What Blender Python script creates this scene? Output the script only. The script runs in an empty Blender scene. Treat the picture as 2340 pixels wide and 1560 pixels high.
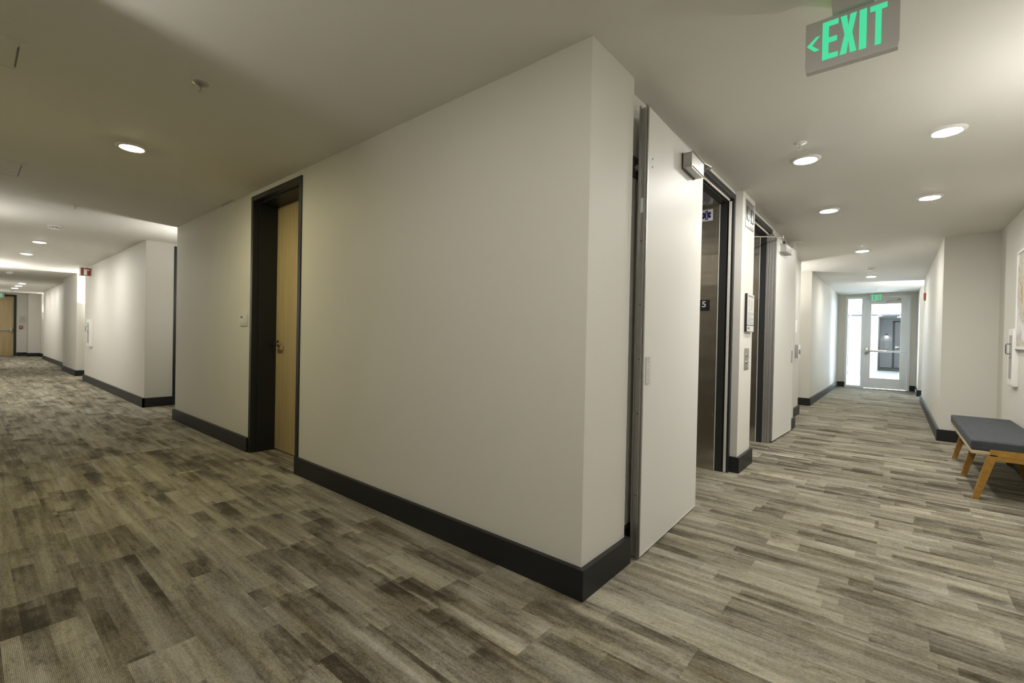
import bpy, bmesh, math, random
from mathutils import Vector, Matrix

random.seed(7)
SC = bpy.context.scene
COL = SC.collection
H = 2.6

# ------------------------------------------------------------------ camera
def make_camera():
    yaw, pitch, roll = 0.6955, -0.0091, 0.0205
    cy, sy = math.cos(yaw), math.sin(yaw)
    f = Vector((-sy*math.cos(pitch), cy*math.cos(pitch), math.sin(pitch)))
    r = Vector((cy, sy, 0)); u = r.cross(f)
    c, s = math.cos(roll), math.sin(roll)
    r2 = c*r + s*u; u2 = -s*r + c*u
    cam = bpy.data.cameras.new('camera'); cam.sensor_width = 36.0
    cam.lens = 1046.99*36.0/2340.0
    cam.clip_start = 0.02; cam.clip_end = 200
    o = bpy.data.objects.new('camera', cam)
    m = Matrix(((r2.x, u2.x, -f.x, 1.0952), (r2.y, u2.y, -f.y, -1.8478), (r2.z, u2.z, -f.z, 1.206), (0, 0, 0, 1)))
    o.matrix_world = m
    COL.objects.link(o); SC.camera = o
make_camera()

# ------------------------------------------------------------------ world, exposure
w = bpy.data.worlds.new('sky'); SC.world = w; w.use_nodes = True
bg = w.node_tree.nodes['Background']
bg.inputs[0].default_value = (0.75, 0.87, 1.0, 1); bg.inputs[1].default_value = 12.0
SC.view_settings.view_transform = 'Standard'
SC.view_settings.look = 'None'
SC.view_settings.gamma = 1.0
SC.view_settings.use_curve_mapping = False
SC.view_settings.exposure = 0.0
try:
    SC.cycles.use_denoising = True
    SC.cycles.max_bounces = 10
    SC.cycles.diffuse_bounces = 6
    SC.cycles.glossy_bounces = 4
    SC.cycles.transparent_max_bounces = 8
    SC.cycles.sample_clamp_indirect = 8.0
    SC.cycles.caustics_reflective = False
    SC.cycles.caustics_refractive = False
except Exception:
    pass

LAMP_LOBBY = 395.0
LAMP_RIGHT = 440.0
LAMP_LEFT = 330.0
LAMP_FAR = 530.0
LAMP_END = 330.0
LAMP_CORNER = 345.0
LAMP_FILL = 67.0  # weak added lamp, fills in light on the large wall
COL_LOBBY = (1.0, 0.975, 0.915)
COL_LEFT = (1.0, 0.905, 0.54)

def area_light(name, loc, rot, sx, sy, power, color):
    l = bpy.data.lights.new(name, 'AREA'); l.shape = 'RECTANGLE'; l.size = sx; l.size_y = sy
    l.energy = power; l.color = color
    o = bpy.data.objects.new(name, l); o.location = loc; o.rotation_euler = rot
    COL.objects.link(o)
    return o
area_light('daylight', (-1.58, 16.0, 1.45), (0, math.radians(-90), 0), 2.2, 2.8, 1500.0, (0.78, 0.88, 1.0))
# daylight entering the glazed bridge beyond the corridor's glass door, through its window walls
area_light('daylight', (3.35, 16.2, 1.45), (0, math.radians(90), 0), 2.2, 3.2, 1900.0, (0.78, 0.88, 1.0))

# ------------------------------------------------------------------ node helpers
def new_mat(name):
    m = bpy.data.materials.new(name); m.use_nodes = True
    nt = m.node_tree
    return m, nt, nt.nodes['Principled BSDF']

def pbr(name, color, rough=0.5, metal=0.0, spec=0.5, bump=0.0, bscale=200.0, var=0.0, vscale=3.0):
    m, nt, b = new_mat(name)
    b.inputs['Base Color'].default_value = (*color, 1)
    b.inputs['Roughness'].default_value = rough
    b.inputs['Metallic'].default_value = metal
    b.inputs['Specular IOR Level'].default_value = spec
    tc = nt.nodes.new('ShaderNodeTexCoord')
    if bump > 0:
        n = nt.nodes.new('ShaderNodeTexNoise'); n.inputs['Scale'].default_value = bscale
        n.inputs['Detail'].default_value = 3
        nt.links.new(tc.outputs['Object'], n.inputs['Vector'])
        bp = nt.nodes.new('ShaderNodeBump'); bp.inputs['Strength'].default_value = bump
        bp.inputs['Distance'].default_value = 0.002
        nt.links.new(n.outputs['Fac'], bp.inputs['Height'])
        nt.links.new(bp.outputs['Normal'], b.inputs['Normal'])
    if var > 0:
        n = nt.nodes.new('ShaderNodeTexNoise'); n.inputs['Scale'].default_value = vscale
        n.inputs['Detail'].default_value = 4
        nt.links.new(tc.outputs['Object'], n.inputs['Vector'])
        mr = nt.nodes.new('ShaderNodeMapRange')
        mr.inputs['To Min'].default_value = 1-var; mr.inputs['To Max'].default_value = 1+var
        nt.links.new(n.outputs['Fac'], mr.inputs['Value'])
        mx = nt.nodes.new('ShaderNodeMix'); mx.data_type = 'RGBA'; mx.blend_type = 'MULTIPLY'
        mx.inputs['Factor'].default_value = 1
        mx.inputs[6].default_value = (*color, 1)
        nt.links.new(mr.outputs['Result'], mx.inputs[7])
        nt.links.new(mx.outputs[2], b.inputs['Base Color'])
    return m

def emit(name, color, strength):
    m, nt, b = new_mat(name)
    b.inputs['Base Color'].default_value = (0.8, 0.8, 0.8, 1)
    b.inputs['Emission Color'].default_value = (*color, 1)
    b.inputs['Emission Strength'].default_value = strength
    return m

class NT:
    """tiny wrapper for math node chains"""
    def __init__(s, nt): s.nt = nt
    def _in(s, sock, v):
        if isinstance(v, (int, float)): sock.default_value = v
        else: s.nt.links.new(v, sock)
    def m(s, op, a, b=None, c=None):
        n = s.nt.nodes.new('ShaderNodeMath'); n.operation = op
        s._in(n.inputs[0], a)
        if b is not None: s._in(n.inputs[1], b)
        if c is not None: s._in(n.inputs[2], c)
        return n.outputs[0]
    def vec(s, x, y, z=0.0):
        n = s.nt.nodes.new('ShaderNodeCombineXYZ')
        s._in(n.inputs[0], x); s._in(n.inputs[1], y); s._in(n.inputs[2], z)
        return n.outputs[0]
    def white(s, v):
        n = s.nt.nodes.new('ShaderNodeTexWhiteNoise'); n.noise_dimensions = '3D'
        s.nt.links.new(v, n.inputs['Vector'])
        return n.outputs['Value']
    def noise(s, v, scale=1.0, detail=3.0, rough=0.55):
        n = s.nt.nodes.new('ShaderNodeTexNoise'); n.inputs['Scale'].default_value = scale
        n.inputs['Detail'].default_value = detail; n.inputs['Roughness'].default_value = rough
        s.nt.links.new(v, n.inputs['Vector'])
        return n.outputs['Fac']
    def smooth(s, v, a, b):
        n = s.nt.nodes.new('ShaderNodeMapRange'); n.interpolation_type = 'SMOOTHSTEP'
        s._in(n.inputs['Value'], v)
        n.inputs['From Min'].default_value = a; n.inputs['From Max'].default_value = b
        return n.outputs['Result']

def carpet_material():
    m, nt, b = new_mat('plank_carpet')
    N = NT(nt)
    tc = nt.nodes.new('ShaderNodeTexCoord')
    sp = nt.nodes.new('ShaderNodeSeparateXYZ'); nt.links.new(tc.outputs['Object'], sp.inputs[0])
    x, y = sp.outputs[0], sp.outputs[1]
    # carpet planks, 1.02 m x 0.25 m, laid half-lapped along x
    row = N.m('FLOOR', N.m('DIVIDE', y, 0.25))
    odd = N.m('MODULO', N.m('ABSOLUTE', row), 2.0)
    u = N.m('ADD', N.m('DIVIDE', N.m('SUBTRACT', x, 0.02), 1.02), N.m('MULTIPLY', odd, 0.5))
    col = N.m('FLOOR', u)
    pid = N.vec(row, col, 1.3)
    v1 = N.white(pid); v2 = N.white(N.vec(row, col, 7.7)); v3 = N.white(N.vec(row, col, 4.1))
    ox = N.m('MULTIPLY', v2, 57.0); oy = N.m('MULTIPLY', v3, 43.0)
    px = N.m('ADD', x, ox); py = N.m('ADD', y, oy)
    fy = N.m('SUBTRACT', N.m('DIVIDE', y, 0.25), row)       # 0..1 across a plank
    fx = N.m('SUBTRACT', u, col)                            # 0..1 along a plank
    # printed blocks inside a plank: strips of uneven width cut into lengths
    def blocks(ny, nx, seed, warp):
        wv = N.noise(N.vec(N.m('MULTIPLY', px, 2.2), N.m('MULTIPLY', py, 9.0), seed), 1.0, 2.0)
        jy = N.m('ADD', N.m('MULTIPLY', fy, ny), N.m('MULTIPLY', N.m('SUBTRACT', N.white(N.vec(row, col, seed+3.3)), 0.5), 1.4))
        jy = N.m('ADD', jy, N.m('MULTIPLY', N.m('SUBTRACT', wv, 0.5), warp))
        st = N.m('FLOOR', jy)
        sh = N.white(N.vec(N.m('ADD', N.m('MULTIPLY', row, 7.0), st), col, seed+0.7))
        sg = N.m('FLOOR', N.m('ADD', N.m('MULTIPLY', fx, nx), N.m('MULTIPLY', sh, 2.0)))
        sq = N.m('ADD', N.m('MULTIPLY', fx, nx), N.m('MULTIPLY', sh, 2.0))
        fade = N.m('SUBTRACT', 1.0, N.m('MULTIPLY', N.smooth(N.m('FRACT', sq), 0.25, 1.0), 0.8))
        return N.white(N.vec(N.m('ADD', N.m('MULTIPLY', row, 13.0), st), N.m('ADD', N.m('MULTIPLY', col, 17.0), sg), seed)), fade
    b1, f1 = blocks(1.5, 1.6, 2.1, 0.08)
    b2, f2 = blocks(3.1, 1.9, 9.4, 0.10)
    # soft bands and finer streaks running along the plank
    st0 = N.noise(N.vec(N.m('MULTIPLY', px, 0.9), N.m('MULTIPLY', py, 13.0), 1.0), 1.0, 2.0, 0.5)
    st1 = N.noise(N.vec(N.m('MULTIPLY', px, 2.2), N.m('MULTIPLY', py, 42.0), 0.0), 1.0, 3.0, 0.6)
    st2 = N.noise(N.vec(N.m('MULTIPLY', px, 9.0), N.m('MULTIPLY', py, 110.0), 3.0), 1.0, 2.0, 0.6)
    # worn, cloudy mottle
    mo = N.noise(N.vec(N.m('MULTIPLY', px, 13.0), N.m('MULTIPLY', py, 32.0), 5.0), 1.0, 8.0, 0.80)
    moc = N.smooth(mo, 0.47, 0.62)
    cl = N.noise(N.vec(N.m('MULTIPLY', px, 2.4), N.m('MULTIPLY', py, 6.0), 9.0), 1.0, 4.0, 0.65)
    clm = N.smooth(cl, 0.42, 0.60)
    # dark printed blocks appear where a block draws a high number, broken up by the mottle
    dk1 = N.m('MULTIPLY', N.m('MULTIPLY', N.smooth(b1, 0.62, 0.68), f1), N.m('ADD', 0.45, N.m('MULTIPLY', clm, 0.55)))
    dk2 = N.m('MULTIPLY', N.m('MULTIPLY', N.smooth(b2, 0.66, 0.70), f2), N.m('ADD', 0.60, N.m('MULTIPLY', clm, 0.40)))
    t = N.m('ADD', 0.63, N.m('MULTIPLY', N.m('SUBTRACT', v1, 0.5), 0.17))
    t = N.m('SUBTRACT', t, N.m('MULTIPLY', dk1, 0.28))
    t = N.m('SUBTRACT', t, N.m('MULTIPLY', dk2, 0.30))
    t = N.m('ADD', t, N.m('MULTIPLY', N.m('SUBTRACT', b1, 0.5), 0.10))
    t = N.m('ADD', t, N.m('MULTIPLY', N.m('SUBTRACT', b2, 0.5), 0.16))
    t = N.m('ADD', t, N.m('MULTIPLY', N.m('SUBTRACT', st0, 0.5), 0.55))
    t = N.m('ADD', t, N.m('MULTIPLY', N.m('SUBTRACT', st1, 0.5), 0.38))
    t = N.m('ADD', t, N.m('MULTIPLY', N.m('SUBTRACT', st2, 0.5), 0.18))
    t = N.m('SUBTRACT', t, N.m('MULTIPLY', N.m('MULTIPLY', moc, clm), 0.20))
    t = N.m('ADD', t, N.m('MULTIPLY', N.m('SUBTRACT', mo, 0.5), 0.30))
    t = N.m('ADD', 0.60, N.m('MULTIPLY', N.m('SUBTRACT', t, 0.52), 1.48))
    # loop pile: rows of small loops, half-lapped
    ly = N.m('DIVIDE', y, 0.0048); lr = N.m('FLOOR', ly)
    lx = N.m('ADD', N.m('DIVIDE', x, 0.0085), N.m('MULTIPLY', N.m('MODULO', N.m('ABSOLUTE', lr), 2.0), 0.5))
    yarn = N.white(N.vec(lr, N.m('FLOOR', lx), 0.0))
    dy = N.m('ABSOLUTE', N.m('SUBTRACT', N.m('FRACT', ly), 0.5))
    dx = N.m('ABSOLUTE', N.m('SUBTRACT', N.m('FRACT', lx), 0.5))
    loop = N.m('SUBTRACT', 1.0, N.m('ADD', N.m('MULTIPLY', N.m('MULTIPLY', dy, dy), 2.6), N.m('MULTIPLY', N.m('MULTIPLY', dx, dx), 1.4)))
    t = N.m('ADD', t, N.m('MULTIPLY', N.m('SUBTRACT', yarn, 0.5), 0.17))
    ramp = nt.nodes.new('ShaderNodeValToRGB')
    e = ramp.color_ramp.elements
    e[0].position = 0.0; e[0].color = (0.050, 0.041, 0.026, 1)
    e[1].position = 1.0; e[1].color = (0.485, 0.450, 0.350, 1)
    for p, c in ((0.30, (0.112, 0.095, 0.064, 1)), (0.52, (0.205, 0.181, 0.130, 1)), (0.74, (0.325, 0.297, 0.225, 1))):
        k = e.new(p); k.color = c
    nt.links.new(t, ramp.inputs[0])
    # a few planks carry yellower or greyer yarn
    hs = nt.nodes.new('ShaderNodeHueSaturation')
    nt.links.new(ramp.outputs[0], hs.inputs['Color'])
    hue = N.noise(N.vec(N.m('MULTIPLY', px, 1.3), N.m('MULTIPLY', py, 12.0), 2.0), 1.0, 2.0)
    nt.links.new(N.m('ADD', 0.45, N.m('MULTIPLY', hue, 1.1)), hs.inputs['Saturation'])
    mx = nt.nodes.new('ShaderNodeMix'); mx.data_type = 'RGBA'; mx.blend_type = 'MULTIPLY'
    mx.inputs['Factor'].default_value = 1
    nt.links.new(hs.outputs[0], mx.inputs[6])
    nt.links.new(N.m('ADD', 0.30, N.m('MULTIPLY', loop, 0.78)), mx.inputs[7])  # shade in the gaps between loops is darkened into the base colour
    nt.links.new(mx.outputs[2], b.inputs['Base Color'])
    bp = nt.nodes.new('ShaderNodeBump'); bp.inputs['Strength'].default_value = 0.35
    bp.inputs['Distance'].default_value = 0.0015
    nt.links.new(loop, bp.inputs['Height']); nt.links.new(bp.outputs['Normal'], b.inputs['Normal'])
    b.inputs['Roughness'].default_value = 0.95
    b.inputs['Specular IOR Level'].default_value = 0.15
    b.inputs['Sheen Weight'].default_value = 0.14
    b.inputs['Sheen Roughness'].default_value = 0.45
    b.inputs['Sheen Tint'].default_value = (1.0, 0.96, 0.86, 1)
    return m

def wood_material(name, c0, c1, axis='Z', rough=0.45):
    m, nt, b = new_mat(name); N = NT(nt)
    tc = nt.nodes.new('ShaderNodeTexCoord')
    mp = nt.nodes.new('ShaderNodeMapping')
    mp.inputs['Scale'].default_value = {'Z': (14, 14, 0.7), 'X': (0.9, 16, 16), 'Y': (16, 0.9, 16)}[axis]
    nt.links.new(tc.outputs['Object'], mp.inputs[0])
    g = N.noise(mp.outputs[0], 1.6, 5.0, 0.6)
    f = N.noise(mp.outputs[0], 9.0, 3.0, 0.6)
    t = N.m('ADD', N.m('MULTIPLY', g, 0.75), N.m('MULTIPLY', f, 0.25))
    r = nt.nodes.new('ShaderNodeValToRGB'); e = r.color_ramp.elements
    e[0].position = 0.32; e[0].color = (*c0, 1); e[1].position = 0.68; e[1].color = (*c1, 1)
    nt.links.new(t, r.inputs[0]); nt.links.new(r.outputs[0], b.inputs['Base Color'])
    b.inputs['Roughness'].default_value = rough
    return m

def brushed_steel(name, color, rough=0.34, aniso=0.85, axis='Z'):
    m, nt, b = new_mat(name); N = NT(nt)
    b.inputs['Metallic'].default_value = 1.0
    b.inputs['Base Color'].default_value = (*color, 1)
    b.inputs['Anisotropic'].default_value = aniso
    tg = nt.nodes.new('ShaderNodeTangent'); tg.direction_type = 'RADIAL'; tg.axis = axis
    nt.links.new(tg.outputs[0], b.inputs['Tangent'])
    tc = nt.nodes.new('ShaderNodeTexCoord'); mp = nt.nodes.new('ShaderNodeMapping')
    mp.inputs['Scale'].default_value = (60, 60, 1.2)
    nt.links.new(tc.outputs['Object'], mp.inputs[0])
    n = N.noise(mp.outputs[0], 4.0, 2.0)
    nt.links.new(N.m('ADD', rough-0.06, N.m('MULTIPLY', n, 0.12)), b.inputs['Roughness'])
    mp2 = nt.nodes.new('ShaderNodeMapping'); mp2.inputs['Scale'].default_value = (0.8, 0.8, 5.5)
    nt.links.new(tc.outputs['Object'], mp2.inputs[0])
    n2 = N.noise(mp2.outputs[0], 1.0, 2.0)
    bp = nt.nodes.new('ShaderNodeBump'); bp.inputs['Strength'].default_value = 0.5; bp.inputs['Distance'].default_value = 0.012
    nt.links.new(n2, bp.inputs['Height']); nt.links.new(bp.outputs['Normal'], b.inputs['Normal'])
    return m

def glass_material():
    m = bpy.data.materials.new('clear_glass'); m.use_nodes = True; nt = m.node_tree
    nt.nodes.clear()
    out = nt.nodes.new('ShaderNodeOutputMaterial')
    tr = nt.nodes.new('ShaderNodeBsdfTransparent'); tr.inputs[0].default_value = (0.93, 0.96, 0.95, 1)
    gl = nt.nodes.new('ShaderNodeBsdfGlossy'); gl.inputs['Roughness'].default_value = 0.02
    fr = nt.nodes.new('ShaderNodeFresnel'); fr.inputs[0].default_value = 1.45
    mx = nt.nodes.new('ShaderNodeMixShader')
    nt.links.new(fr.outputs[0], mx.inputs[0]); nt.links.new(tr.outputs[0], mx.inputs[1])
    nt.links.new(gl.outputs[0], mx.inputs[2]); nt.links.new(mx.outputs[0], out.inputs[0])
    return m

def painting_material():
    m, nt, b = new_mat('abstract_paint'); N = NT(nt)
    tc = nt.nodes.new('ShaderNodeTexCoord')
    n1 = N.noise(tc.outputs['Object'], 3.2, 5.0, 0.6)
    n2 = N.noise(tc.outputs['Object'], 7.5, 4.0, 0.55)
    t = N.m('ADD', N.m('MULTIPLY', n1, 0.7), N.m('MULTIPLY', n2, 0.3))
    r = nt.nodes.new('ShaderNodeValToRGB'); e = r.color_ramp.elements
    r.color_ramp.interpolation = 'EASE'
    e[0].position = 0.36; e[0].color = (0.16, 0.14, 0.12, 1)
    e[1].position = 0.66; e[1].color = (0.72, 0.71, 0.68, 1)
    for p, c in ((0.42, (0.40, 0.30, 0.15, 1)), (0.47, (0.55, 0.50, 0.40, 1)), (0.52, (0.42, 0.42, 0.41, 1)), (0.58, (0.62, 0.61, 0.59, 1))):
        k = e.new(p); k.color = c
    nt.links.new(t, r.inputs[0]); nt.links.new(r.outputs[0], b.inputs['Base Color'])
    b.inputs['Roughness'].default_value = 0.6
    return m

def fabric_material():
    m, nt, b = new_mat('grey_blue_upholstery'); N = NT(nt)
    tc = nt.nodes.new('ShaderNodeTexCoord')
    w1 = N.noise(tc.outputs['Object'], 420.0, 2.0)
    w2 = N.noise(tc.outputs['Object'], 25.0, 4.0)
    t = N.m('ADD', N.m('MULTIPLY', w1, 0.7), N.m('MULTIPLY', w2, 0.3))
    r = nt.nodes.new('ShaderNodeValToRGB'); e = r.color_ramp.elements
    e[0].position = 0.3; e[0].color = (0.027, 0.030, 0.034, 1); e[1].position = 0.7; e[1].color = (0.078, 0.085, 0.090, 1)
    nt.links.new(t, r.inputs[0]); nt.links.new(r.outputs[0], b.inputs['Base Color'])
    b.inputs['Roughness'].default_value = 0.9; b.inputs['Sheen Weight'].default_value = 0.03
    b.inputs['Specular IOR Level'].default_value = 0.2
    bp = nt.nodes.new('ShaderNodeBump'); bp.inputs['Strength'].default_value = 0.3; bp.inputs['Distance'].default_value = 0.001
    nt.links.new(w1, bp.inputs['Height']); nt.links.new(bp.outputs['Normal'], b.inputs['Normal'])
    return m

M = {}
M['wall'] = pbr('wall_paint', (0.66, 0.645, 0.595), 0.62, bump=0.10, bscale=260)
M['ceiling'] = pbr('ceiling_paint', (0.68, 0.665, 0.615), 0.75, bump=0.08, bscale=220)
M['base'] = pbr('charcoal_base_paint', (0.013, 0.014, 0.015), 0.45, spec=0.35, bump=0.05, bscale=120)
M['dark'] = pbr('charcoal_metal_paint', (0.015, 0.017, 0.018), 0.42, spec=0.4, bump=0.05, bscale=200)
M['darkin'] = pbr('speckled_black_paint', (0.018, 0.020, 0.020), 0.45, bump=0.2, bscale=400, var=0.3, vscale=300)
M['white_door'] = pbr('white_satin_door', (0.70, 0.695, 0.655), 0.48, spec=0.35)
M['carpet'] = carpet_material()
M['maple'] = wood_material('maple_veneer', (0.43, 0.325, 0.160), (0.58, 0.465, 0.265), 'Z', 0.4)
M['oak'] = wood_material('honey_oak', (0.25, 0.130, 0.018), (0.42, 0.228, 0.038), 'Y', 0.5)
M['ply'] = wood_material('plywood_edge', (0.42, 0.31, 0.18), (0.60, 0.48, 0.32), 'Y', 0.55)
M['steel'] = brushed_steel('brushed_steel', (0.47, 0.44, 0.39), 0.24)
M['chan'] = pbr('zinc_channel', (0.42, 0.41, 0.39), 0.42, metal=0.85, var=0.12, vscale=30)
M['chrome'] = pbr('satin_chrome', (0.62, 0.60, 0.56), 0.22, metal=1.0)
M['alu'] = pbr('silver_paint', (0.44, 0.43, 0.40), 0.38, metal=0.5)
M['plate'] = brushed_steel('plate_steel', (0.60, 0.585, 0.55), 0.30, 0.5)
M['seal'] = pbr('pale_seal', (0.72, 0.69, 0.62), 0.45)
M['black'] = pbr('black_plastic', (0.012, 0.012, 0.013), 0.4)
M['dgrey'] = pbr('dark_grey_plastic', (0.075, 0.075, 0.075), 0.35)
M['white'] = pbr('white_plastic', (0.80, 0.79, 0.75), 0.4)
M['paper'] = pbr('white_paper', (0.86, 0.86, 0.85), 0.7)
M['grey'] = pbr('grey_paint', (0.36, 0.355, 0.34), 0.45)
M['lgrey'] = pbr('light_grey_print', (0.58, 0.575, 0.55), 0.5)
M['ink'] = pbr('grey_ink', (0.22, 0.21, 0.20), 0.6)
M['tan'] = pbr('tan_ink', (0.50, 0.43, 0.33), 0.6)
M['red'] = pbr('red_enamel', (0.27, 0.050, 0.020), 0.4)
M['purple'] = pbr('dark_blue_print', (0.035, 0.022, 0.14), 0.5)
M['signbody'] = pbr('grey_sign_panel', (0.50, 0.49, 0.47), 0.35)
M['fabric'] = fabric_material()
M['glass'] = glass_material()
M['framealu'] = pbr('pale_aluminium_paint', (0.80, 0.83, 0.84), 0.4)
M['paint'] = painting_material()
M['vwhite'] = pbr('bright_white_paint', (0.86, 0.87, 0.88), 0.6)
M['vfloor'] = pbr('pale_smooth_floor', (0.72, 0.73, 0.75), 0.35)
M['vcarpet'] = pbr('plain_grey_carpet', (0.16, 0.155, 0.15), 0.95, bump=0.4, bscale=300)
M['green'] = emit('green_letters', (0.06, 0.68, 0.32), 1.0)
M['green'].node_tree.nodes['Principled BSDF'].inputs['Base Color'].default_value = (0.01, 0.09, 0.04, 1)
M['green_slot'] = emit('green_edge_glow', (0.30, 0.80, 0.12), 2.2)
M['lamp_lobby'] = emit('lobby_lamp_glow', COL_LOBBY, LAMP_LOBBY)
M['lamp_left'] = emit('corridor_lamp_glow', COL_LEFT, LAMP_LEFT)
M['lamp_right'] = emit('right_lamp_glow', COL_LOBBY, LAMP_RIGHT)
M['lamp_fill'] = emit('fill_lamp_glow', COL_LOBBY, LAMP_FILL)
M['lamp_corner'] = emit('corner_lamp_glow', COL_LOBBY, LAMP_CORNER)
M['lamp_end'] = emit('end_lamp_glow', COL_LOBBY, LAMP_END)
M['lamp_far'] = emit('far_lamp_glow', COL_LOBBY, LAMP_FAR)
M['sconce_small'] = emit('small_sconce_glow', (1.0, 0.95, 0.86), 60.0)

# ------------------------------------------------------------------ mesh helpers
def bm_box(bm, x0, x1, y0, y1, z0, z1, mat=None, bev=0.0, seg=2):
    r = bmesh.ops.create_cube(bm, size=1.0)
    vs = r['verts']
    for v in vs:
        v.co = Vector(((x0+x1)/2 + v.co.x*(x1-x0), (y0+y1)/2 + v.co.y*(y1-y0), (z0+z1)/2 + v.co.z*(z1-z0)))
    if mat is not None:
        for v in vs: v.co = mat @ v.co
    if bev > 0:
        es = list({e for v in vs for e in v.link_edges})
        bmesh.ops.bevel(bm, geom=es, offset=bev, segments=seg, affect='EDGES', profile=0.6)

def bm_cyl(bm, p0, p1, r0, r1=None, n=24, cap=True):
    r1 = r0 if r1 is None else r1
    p0, p1 = Vector(p0), Vector(p1)
    d = (p1-p0); L = d.length; q = d.normalized().to_track_quat('Z', 'Y').to_matrix().to_4x4()
    mt = Matrix.Translation((p0+p1)/2) @ q
    bmesh.ops.create_cone(bm, cap_ends=cap, segments=n, radius1=r0, radius2=r1, depth=L, matrix=mt)

def bm_lathe(bm, prof, n=32, mat=None):
    """prof: list of (radius, z)"""
    rings = []
    for r, z in prof:
        if r < 1e-6:
            v = Vector((0, 0, z)); rings.append([bm.verts.new(mat @ v if mat else v)])
        else:
            ring = []
            for k in range(n):
                a = 2*math.pi*k/n; v = Vector((r*math.cos(a), r*math.sin(a), z))
                ring.append(bm.verts.new(mat @ v if mat else v))
            rings.append(ring)
    for a, b in zip(rings, rings[1:]):
        for k in range(n):
            k2 = (k+1) % n
            if len(a) == 1 and len(b) == 1: continue
            if len(a) == 1: bm.faces.new((a[0], b[k2], b[k]))
            elif len(b) == 1: bm.faces.new((a[k], a[k2], b[0]))
            else: bm.faces.new((a[k], a[k2], b[k2], b[k]))

def bm_prism(bm, pts, f, t0, t1):
    """polygon pts (u,v) extruded between depths t0 and t1; f(u,v,t) -> world"""
    a = [bm.verts.new(f(u, v, t0)) for u, v in pts]
    b = [bm.verts.new(f(u, v, t1)) for u, v in pts]
    bm.faces.new(a); bm.faces.new(b[::-1])
    n = len(pts)
    for k in range(n):
        bm.faces.new((a[k], b[k], b[(k+1) % n], a[(k+1) % n]))

def bm_tube(bm, pts, r, n=10):
    pts = [Vector(p) for p in pts]
    rings = []
    for i, p in enumerate(pts):
        d = (pts[min(i+1, len(pts)-1)] - pts[max(i-1, 0)]).normalized()
        up = Vector((0, 0, 1)) if abs(d.z) < 0.9 else Vector((1, 0, 0))
        s = d.cross(up).normalized(); t = s.cross(d)
        rings.append([bm.verts.new(p + r*(math.cos(2*math.pi*k/n)*s + math.sin(2*math.pi*k/n)*t)) for k in range(n)])
    for a, b in zip(rings, rings[1:]):
        for k in range(n): bm.faces.new((a[k], a[(k+1) % n], b[(k+1) % n], b[k]))
    bm.faces.new(rings[0][::-1]); bm.faces.new(rings[-1])

def link(name, bm, mat, parent=None, smooth=False, label=None):
    """one mesh object; coordinates in bm are world coordinates"""
    me = bpy.data.meshes.new(name)
    bmesh.ops.recalc_face_normals(bm, faces=bm.faces[:])
    if parent is not None:
        wm = Vector((0, 0, 0)); p = parent
        while p is not None:
            wm += p.location; p = p.parent
        bmesh.ops.translate(bm, verts=bm.verts[:], vec=-wm)
    bm.to_mesh(me); bm.free()
    me.materials.append(mat)
    if smooth:
        for p in me.polygons: p.use_smooth = True
        try:
            me.set_sharp_from_angle(angle=math.radians(38))
        except Exception: pass
    o = bpy.data.objects.new(name, me); COL.objects.link(o)
    if parent is not None: o.parent = parent
    if label: o['label'] = label
    return o

def boxobj(name, dims, mat, parent=None, bev=0.0, smooth=None, label=None):
    bm = bmesh.new()
    if isinstance(dims[0], (int, float)): dims = [dims]
    for d in dims: bm_box(bm, *d, bev=bev)
    return link(name, bm, mat, parent, smooth=(bev > 0 if smooth is None else smooth), label=label)

def tag(o, label, cat, group=None, kind=None):
    o['label'] = label; o['category'] = cat
    if group: o['group'] = group
    if kind: o['kind'] = kind
    return o

def thing(name, label, cat, loc, group=None, kind=None):
    o = bpy.data.objects.new(name, None); o.empty_display_size = 0.1
    COL.objects.link(o); o.location = loc
    return tag(o, label, cat, group, kind)

def struct(name, dims, mat, label, cat, bev=0.0):
    return tag(boxobj(name, dims, mat, bev=bev), label, cat, kind='structure')

def copy_thing(root, loc):
    r = root.copy(); COL.objects.link(r); r.location = loc
    for ch in root.children:
        c = ch.copy(); COL.objects.link(c); c.parent = r
        for g in ch.children:
            d = g.copy(); COL.objects.link(d); d.parent = c
    return r

# ------------------------------------------------------------------ room shell
struct('floor', (-27.6, 2.5, -3.2, 14.27, -0.10, 0.0), M['carpet'], 'mottled beige and brown plank carpet covering both corridors', 'carpet floor')
struct('ceiling', (-27.6, 2.5, -3.2, 14.27, H, H+0.12), M['ceiling'], 'smooth off-white ceiling over both corridors', 'ceiling')

struct('wall_left_near', [(-6.38, -3.86, 0, 0.9, 0, H), (-2.815, 0, 0, 0.44, 0, H), (-3.86, -2.815, 0, 0.29, 2.552, H),
                          (-3.86, -2.815, 0.29, 0.9, 0, H), (-2.815, -0.47, 0.44, 0.9, 0, H)],
       M['wall'], 'large off-white wall turning the near corner beside the maple door', 'wall')
struct('wall_elevator', [(-1.2, -0.62, 0.9, 5.48, 0, H), (-0.62, -0.069, 0.44, 1.56, 0, H), (-0.62, 0, 2.735, 3.20, 0, H),
                         (-0.62, -0.069, 4.392, 5.48, 0, H), (-0.62, -0.069, 1.56, 2.735, 2.562, H), (-0.62, -0.069, 3.20, 4.392, 2.562, H),
                         (-1.2, 0, 5.48, 5.79, 0, H), (-1.2, -0.16, 5.79, 7.35, 0, H)],
       M['wall'], 'off-white elevator wall with stepped piers around the two elevators', 'wall')
struct('wall_left_alcove', (-1.4, -1.05, 7.35, 8.668, 0, H), M['wall'], 'back wall of the bright alcove past the elevators', 'wall')
struct('wall_left_far', (-1.4, -0.156, 8.668, 14.2, 0, H), M['wall'], 'long off-white wall on the left leading to the glass door', 'wall')
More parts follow.
